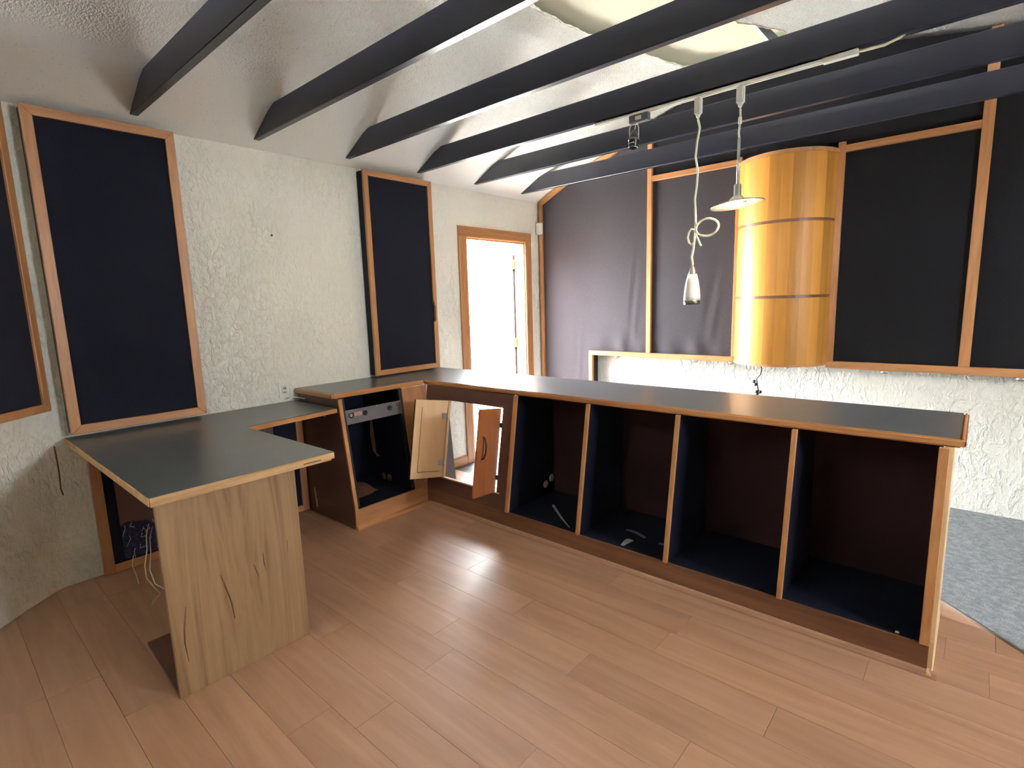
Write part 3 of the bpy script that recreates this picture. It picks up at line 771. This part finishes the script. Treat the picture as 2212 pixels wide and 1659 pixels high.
# ------------------------------------------------------------------ fabric covered back wall
def fabric_wall():
    t = thing('fabric_wall_panelling', (-1.7, 5.1, 1.0), 'dark fabric panelling with wooden battens covering the back wall', 'wall panelling')
    def cloth(nm, x0, x1, z0, ztop, m, seed, amp=.010, lab=None):
        nx, nz = max(6, int((x1-x0)/.015)), 40
        r = random.Random(seed); ph = [r.random()*6 for _ in range(6)]
        def fn(u, v):
            x = x0+(x1-x0)*u; zt = ztop(x) if callable(ztop) else ztop; z = z0+(zt-z0)*v
            e = math.sin(math.pi*u)*math.sin(math.pi*v)
            w = amp*e*(.6+.4*math.sin(3*u+ph[0]))
            w += .011*math.sin(22*(x-x0)+16*abs(u-.45)*v*4+ph[1])*math.exp(-((v-.03)/.05)**2)*math.sin(math.pi*u)
            w += .003*math.sin(30*(u*1.2-v*.5)+ph[2])*math.exp(-((u-.75)/.12)**2)*math.exp(-((v-.25)/.2)**2)
            return (x, YB+.02-w, z)
        obj(nm, B().grid(fn, nx, nz), m, t, label=lab)
    Z0 = 1.02
    ct = lambda x: ceil_z(x)-.03
    cloth('fabric_panel', -3.925, -3.262, CZ+.01, ct, M['cloth_lit'], 1, .008)
    cloth('fabric_panel', -3.262, -2.585, Z0, ct, M['cloth_lit'], 2, .010)
    cloth('fabric_panel', -2.545, -1.71, Z0, 2.75, M['cloth_lit'], 3, .016)
    cloth('fabric_panel', -2.545, -.08, 2.78, ct, M['cloth3'], 4, .006)
    cloth('fabric_panel', -.92, -.09, Z0, 2.70, M['cloth3'], 5, .008)
    cloth('fabric_panel', -.03, 2.55, Z0, ct, M['cloth3'], 6, .008)
    y0, y1 = YB-.012, YB+.028
    def bar(x0, x1, z0, z1, m, zl=None, nm='batten'):
        zl = z0 if zl is None else zl
        b = B().prism([(x0, y0, z0), (x1, y0, z0), (x1, y0, z1), (x0, y0, z1)], (0, y1-y0, 0)); obj(nm, b, m, t, bev=.003, seg=1)
    bar(-3.965, -3.925, CZ+.002, 2.70, M['trim_z'])
    # batten following the ceiling slope
    for a, c in ((-3.965, -3.60), (-3.60, -3.07), (-3.07, -2.55)):
        b = B().prism([(a, y0, ceil_z(a)-.066), (c, y0, ceil_z(c)-.066), (c, y0, ceil_z(c)-.008), (a, y0, ceil_z(a)-.008)], (0, y1-y0, 0)); obj('batten', b, M['trim_x'], t)
    bar(-2.588, -2.540, 1.035, ceil_z(-2.56)-.02, M['trim_z'])
    bar(-3.290, -1.70, .985, 1.033, M['trim_x'])
    bar(-3.290, -3.245, CZ+.002, .985, M['trim_z'])
    bar(-2.54, -1.722, 2.735, 2.785, M['trim_x'])
    bar(-1.722, -1.680, 1.033, 2.80, M['trim_z'])
    bar(-.945, -.895, 1.033, 2.765, M['trim_z'])
    bar(-.895, -.092, 2.685, 2.738, M['trim_x'])
    bar(-.092, -.028, 1.033, ceil_z(-.06)-.02, M['trim_z'])
    bar(-.945, 2.55, .975, 1.033, M['trim_x'])
    # box behind, so the panelling stands off the wall
    obj('box_side', B().box((-3.292, YB+.028, CZ+.002), (-3.262, D-.002, .985)).box((-3.262, YB+.045, 1.0), (2.55, D-.002, 1.04)).box((-3.92, YB+.05, CZ+.002), (-3.292, D-.002, 2.74)).box((-3.30, YB+.05, 1.04), (2.55, D-.002, 2.95)), M['cloth3'], t)
    return t
fabric_wall()

# rounded maple diffuser
def maple_column():
    cx0, cy0, R = -1.312, YB+.03, .375
    t = thing('curved_wood_panel', (cx0, cy0, 1.0), 'half-round honey maple column mounted on the fabric wall', 'wall panel')
    z0, z1 = 1.0, 2.715
    bands = [1.575, 2.175]
    segs = [(z0+.018, bands[0]-.012), (bands[0]+.012, bands[1]-.012), (bands[1]+.012, z1-.03)]
    n = 13; TONE = ['stave', 'stave_light', 'stave', 'stave_light', 'stave', 'stave_light', 'stave_dark', 'stave', 'stave_dark', 'stave', 'stave_light', 'stave_dark', 'stave']
    def arc(a0, a1, za, zb, r0, r1, k=4):
        b = B(); vs = []
        for i in range(k+1):
            a = a0+(a1-a0)*i/k
            for r in (r0, r1):
                for z in (za, zb): vs.append((cx0-math.cos(a)*r, cy0-math.sin(a)*r, z))
        fs = []
        for i in range(k):
            p, q = i*4, i*4+4
            fs += [(p+2, q+2, q+3, p+3), (p, p+1, q+1, q), (p+1, p+3, q+3, q+1), (p, q, q+2, p+2)]
        fs += [(0, 2, 3, 1), (k*4, k*4+1, k*4+3, k*4+2)]
        return b.add(vs, fs, False)
    rnd = random.Random(2)
    for s_, (za, zb) in enumerate(segs):
        for i in range(n):
            a0 = math.pi*(.02+.96*i/n); a1 = math.pi*(.02+.96*(i+1)/n)
            o = obj('stave', arc(a0+.0006, a1-.0006, za, zb, R-.012, R), M[TONE[i]], t)
            for p in o.data.polygons: p.use_smooth = False
    for zb in bands: obj('groove_band', arc(.05, math.pi-.05, zb-.012, zb+.012, R-.02, R-.005, 36), M['kick'], t)
    obj('top_rim', arc(.0, math.pi, z1-.03, z1, R-.03, R+.008, 40), M['trim_x'], t)
    obj('bottom_rim', arc(.0, math.pi, z0, z0+.018, R-.03, R+.004, 40), M['trim_x'], t)
    obj('core', arc(.02, math.pi-.02, z0+.004, z1-.02, 0.01, R-.03, 24), M['kick'], t)
maple_column()

# small round cabinet lights under the battens
PK = [(-2.93, 'first small round lamp from the doorway, under the batten of the fabric wall'),
      (-2.07, 'small round lamp under the batten below the narrow fabric bay'),
      (-1.72, 'small dark clip under the batten just left of the maple column'),
      (-.53, 'small round lamp under the batten right of the maple column'),
      (.25, 'small round lamp under the batten at the right picture edge')]
for x, lb in PK:
    t = thing('puck_lamp', (x, YB+.03, .97), lb, 'lamp', 'small lamps under the fabric wall')
    z = .985 if x < -1 else .975
    obj('housing', B().lathe([(.030, 0), (.030, -.014), (.026, -.018)], (x, YB+.010, z), 18), M['steel'], t)
    obj('lens', B().lathe([(.022, -.018), (.020, -.022)], (x, YB+.010, z), 16), M['black'], t)
# lead with plugs under the column
def plugs():
    t = thing('plug_lead', (-1.42, 4.95, .97), 'dark lead with small plugs dangling under the maple column', 'cable')
    obj('lead', B().tube([(-1.44, 4.93, 1.02), (-1.41, 4.93, .95), (-1.42, 4.93, .90), (-1.45, 4.93, .86), (-1.44, 4.93, .80), (-1.425, 4.93, .73)], .005, 7), M['black'], t)
    for x, z in ((-1.47, .835), (-1.455, .81), (-1.445, .745), (-1.415, .745), (-1.44, .725)):
        obj('plug', B().lathe([(.004, -.016), (.013, -.010), (.014, .006), (.006, .014)], (x, 4.93, z), 10, (.4, 0, 1)), M['black'], t)
plugs()
obj('door_sensor', B().box((-3.975, 5.005, 2.365), (-3.900, 5.045, 2.495)), M['white'], label='white sensor box in the corner right of the doorway', cat='sensor', bev=.006, off=(-3.94, 5.045, 2.43))

# ------------------------------------------------------------------ track, spotlight, pendants
TY = 3.245; TZ = 2.768
def track():
    t = thing('lighting_track', (-1.3, TY, TZ), 'white lighting track under a black beam, holding two pendants and a spotlight', 'light track')
    b = B().box((-2.04, TY-.018, TZ-.020), (-.56, TY-.008, TZ)).box((-2.04, TY+.008, TZ-.020), (-.56, TY+.018, TZ)).box((-2.04, TY-.018, TZ-.006), (-.56, TY+.018, TZ))
    obj('rail', b, M['white'], t)
    obj('end_feed', B().box((-.70, TY-.020, TZ-.026), (-.545, TY+.020, TZ)), M['white'], t, bev=.003)
    obj('supply_cable', B().tube([(-.548, TY, TZ-.012), (-.50, TY, TZ-.014), (-.44, TY, TZ-.015), (-.38, TY, TZ+.0), (-.33, TY, TZ+.03), (-.28, TY, TZ+.075), (-.22, TY-.03, TZ+.13), (-.14, TY-.03, TZ+.25), (-.08, TY-.03, TZ+.40), (-.02, TY, 3.40)], .0075, 8), M['cord'], t)
    for x in (-.62, -1.30, -1.90): obj('screw', B().lathe([(.004, 0), (.003, -.002)], (x, TY, TZ-.006), 8), M['steel'], t)
track()
def adapter(t, x, m=M['white']):
    z = TZ-.018
    b = B().box((x-.020, TY-.018, z-.095), (x+.020, TY+.018, z))
    obj('adapter', b, m, t, bev=.006)
    obj('cord_grip', B().lathe([(.014, 0), (.012, -.012), (.006, -.022)], (x, TY, z-.093), 14), m, t)
def pendant_bullet():
    x = -1.34
    t = thing('pendant_lamp', (x, TY, 1.56), 'white bullet-shaped pendant on a long cord tied in a bow', 'pendant lamp', 'pendant lamps on the track')
    adapter(t, x)
    c = [(x, 2.63), (x+.012, 2.58), (x-.003, 2.50), (x-.010, 2.42), (x+.006, 2.34), (x+.002, 2.26), (x-.008, 2.18), (x-.002, 2.08), (x, 2.00), (x-.006, 1.94), (x-.012, 1.88), (x-.020, 1.84), (x-.014, 1.80), (x-.014, 1.775)]
    obj('cord', B().tube([(a, TY, z) for a, z in c], .0068, 8), M['cord'], t)
    bow = []
    for k in range(25):
        a = math.pi*1.25-2*math.pi*k/24*.93
        bow.append((x+.075+.068*math.cos(a)*1.0, TY-.012+.004*math.sin(3*a), 2.005+.050*math.sin(a)))
    path = [(x, TY-.012, 1.985)]+bow+[(x+.03, TY-.016, 1.965)]
    obj('bow_loop', B().tube(path, .0062, 8), M['cord'], t)
    obj('bow_loop', B().tube([(x, TY-.012, 2.0), (x-.020, TY-.016, 2.005), (x-.035, TY-.016, 1.985), (x-.042, TY-.014, 1.955), (x-.034, TY-.012, 1.925), (x-.016, TY-.012, 1.91), (x-.002, TY-.010, 1.93)], .0062, 8), M['cord'], t)
    obj('bow_tail', B().tube([(x, TY-.014, 1.995), (x+.015, TY-.018, 1.96), (x+.035, TY-.018, 1.915), (x+.044, TY-.018, 1.90)], .0062, 8), M['cord'], t)
    xx = x-.014
    obj('cap', B().lathe([(.006, 0), (.014, -.012), (.024, -.045), (.026, -.050)], (xx, TY, 1.785), 24), M['steel'], t, label='brushed steel cap')
    obj('shade', B().lathe([(.027, 0), (.037, -.04), (.045, -.09), (.049, -.135), (.050, -.160)], (xx, TY, 1.735), 28), M['shade'], t, label='white frosted shade')
    obj('lower_ring', B().lathe([(.0500, 0), (.0495, -.026), (.043, -.028), (.040, -.004)], (xx, TY, 1.577), 28), M['ring'], t, label='steel ring at the mouth')
pendant_bullet()
def pendant_disc():
    x = -1.10
    t = thing('pendant_lamp', (x, TY, 2.12), 'lit pendant with a flat glass disc shade before the maple column', 'pendant lamp', 'pendant lamps on the track')
    adapter(t, x)
    obj('cord', B().tube([(x, TY, 2.63), (x+.003, TY, 2.58), (x-.003, TY, 2.50), (x, TY, 2.475)], .0062, 8), M['cord'], t)
    obj('cord_sleeve', B().lathe([(.009, 0), (.010, -.035)], (x+.001, TY, 2.585), 10), M['white'], t)
    obj('rod', B().lathe([(.008, 0), (.008, -.27)], (x, TY, 2.478), 14), M['steel'], t)
    obj('socket_cap', B().lathe([(.018, 0), (.020, -.004), (.020, -.062), (.030, -.070), (.046, -.088), (.052, -.100), (.050, -.103)], (x, TY, 2.225), 28), M['steel'], t)
    ax = Vector((-.10, -.02, 1)).normalized()
    obj('glass_disc', B().lathe([(.020, .004), (.020, .008), (.10, .006), (.143, -.006), (.147, -.010), (.143, -.012), (.09, .000)], (x, TY, 2.122), 48, ax), M['glass'], t, label='greenish clear glass disc')
    obj('bulb', B().lathe([(.010, .0), (.026, -.006), (.030, -.014), (.020, -.022), (.006, -.024)], (x, TY, 2.127), 20), M['bulb'], t, label='lit bulb')
    l = bpy.data.lights.new('halogen_light', 'POINT'); l.energy = 15*LAMP; l.color = (1, .66, .34); l.shadow_soft_size = .03
    o = bpy.data.objects.new('halogen_light', l); COL.objects.link(o); o.location = (x, TY, 2.075)
LAMP = 1.0
pendant_disc()
def spotlight():
    x = -1.74
    t = thing('spotlight', (x, TY, 2.55), 'small black spotlight hanging from the track in a wire yoke', 'spotlight')
    b = B().box((x-.045, TY-.020, TZ-.066), (x+.085, TY+.020, TZ-.018))
    obj('adapter', b, M['grey'], t, bev=.003, label='dark grey track adapter')
    obj('switch_plate', B().box((x+.0, TY-.0225, TZ-.056), (x+.042, TY-.019, TZ-.032)), M['white'], t, bev=.001, seg=1)
    z0 = TZ-.066; cx_ = x-.018
    obj('yoke', B().tube([(cx_-.032, TY, z0-.115), (cx_-.032, TY, z0-.03), (cx_-.026, TY, z0-.008), (cx_, TY, z0-.003), (cx_+.026, TY, z0-.008), (cx_+.032, TY, z0-.03), (cx_+.032, TY, z0-.115)], .0038, 7), M['steel'], t)
    ax = Vector((.05, -.18, -1)).normalized(); c = Vector((cx_, TY, z0-.040))
    obj('lamp_head', B().lathe([(.006, 0), (.012, .006), (.024, .028), (.031, .050), (.033, .062), (.031, .066), (.031, .110), (.027, .114), (.024, .102)], c, 24, ax), M['black'], t)
    obj('hood_ring', B().lathe([(.034, .058), (.0345, .068)], c, 24, ax), M['grey'], t)
    obj('pivot', B().tube([(cx_-.040, TY, z0-.112), (cx_-.028, TY, z0-.110)], .008, 8).tube([(cx_+.028, TY, z0-.110), (cx_+.040, TY, z0-.112)], .008, 8), M['black'], t)
    obj('lead', B().tube([(x-.005, TY, z0), (x-.005, TY-.005, z0-.018), (x-.012, TY, z0-.036)], .003, 6), M['cord'], t)
    # small white maker's mark, too small to read
    m_ = B(); q = c+ax*.088
    for k in range(6): m_.box((q.x-.018+k*.005, q.y-.0335, q.z-.0025+.001*(k % 2)), (q.x-.0145+k*.005, q.y-.0315, q.z+.002))
    m_.box((q.x+.013, q.y-.0325, q.z-.004), (q.x+.019, q.y-.0295, q.z+.004))
    obj('maker_mark', m_, M['white'], t, label='tiny white lettering')
spotlight()

# small marks: bolts and specks on the walls
obj('wall_nail', B().lathe([(.008, 0), (.006, .006)], (W+.0, 1.885, 2.14), 8, (1, 0, 0)), M['black'], label='dark nail head high on the bare left wall', cat='nail', off=(W, 1.885, 2.14))

# ------------------------------------------------------------------ scale to metres
done = set()
for me in bpy.data.meshes:
    me.transform(Matrix.Scale(S, 4)); me.update()
for o in bpy.data.objects:
    o.location = o.location*S
for l in bpy.data.lights:
    if l.type == 'AREA': l.size *= S; l.size_y *= S
    if l.type == 'POINT': l.energy *= S*S; l.shadow_soft_size *= S
SC.cycles.use_denoising = True
SC.cycles.max_bounces = 10
SC.cycles.diffuse_bounces = 6
SC.cycles.sample_clamp_indirect = 20
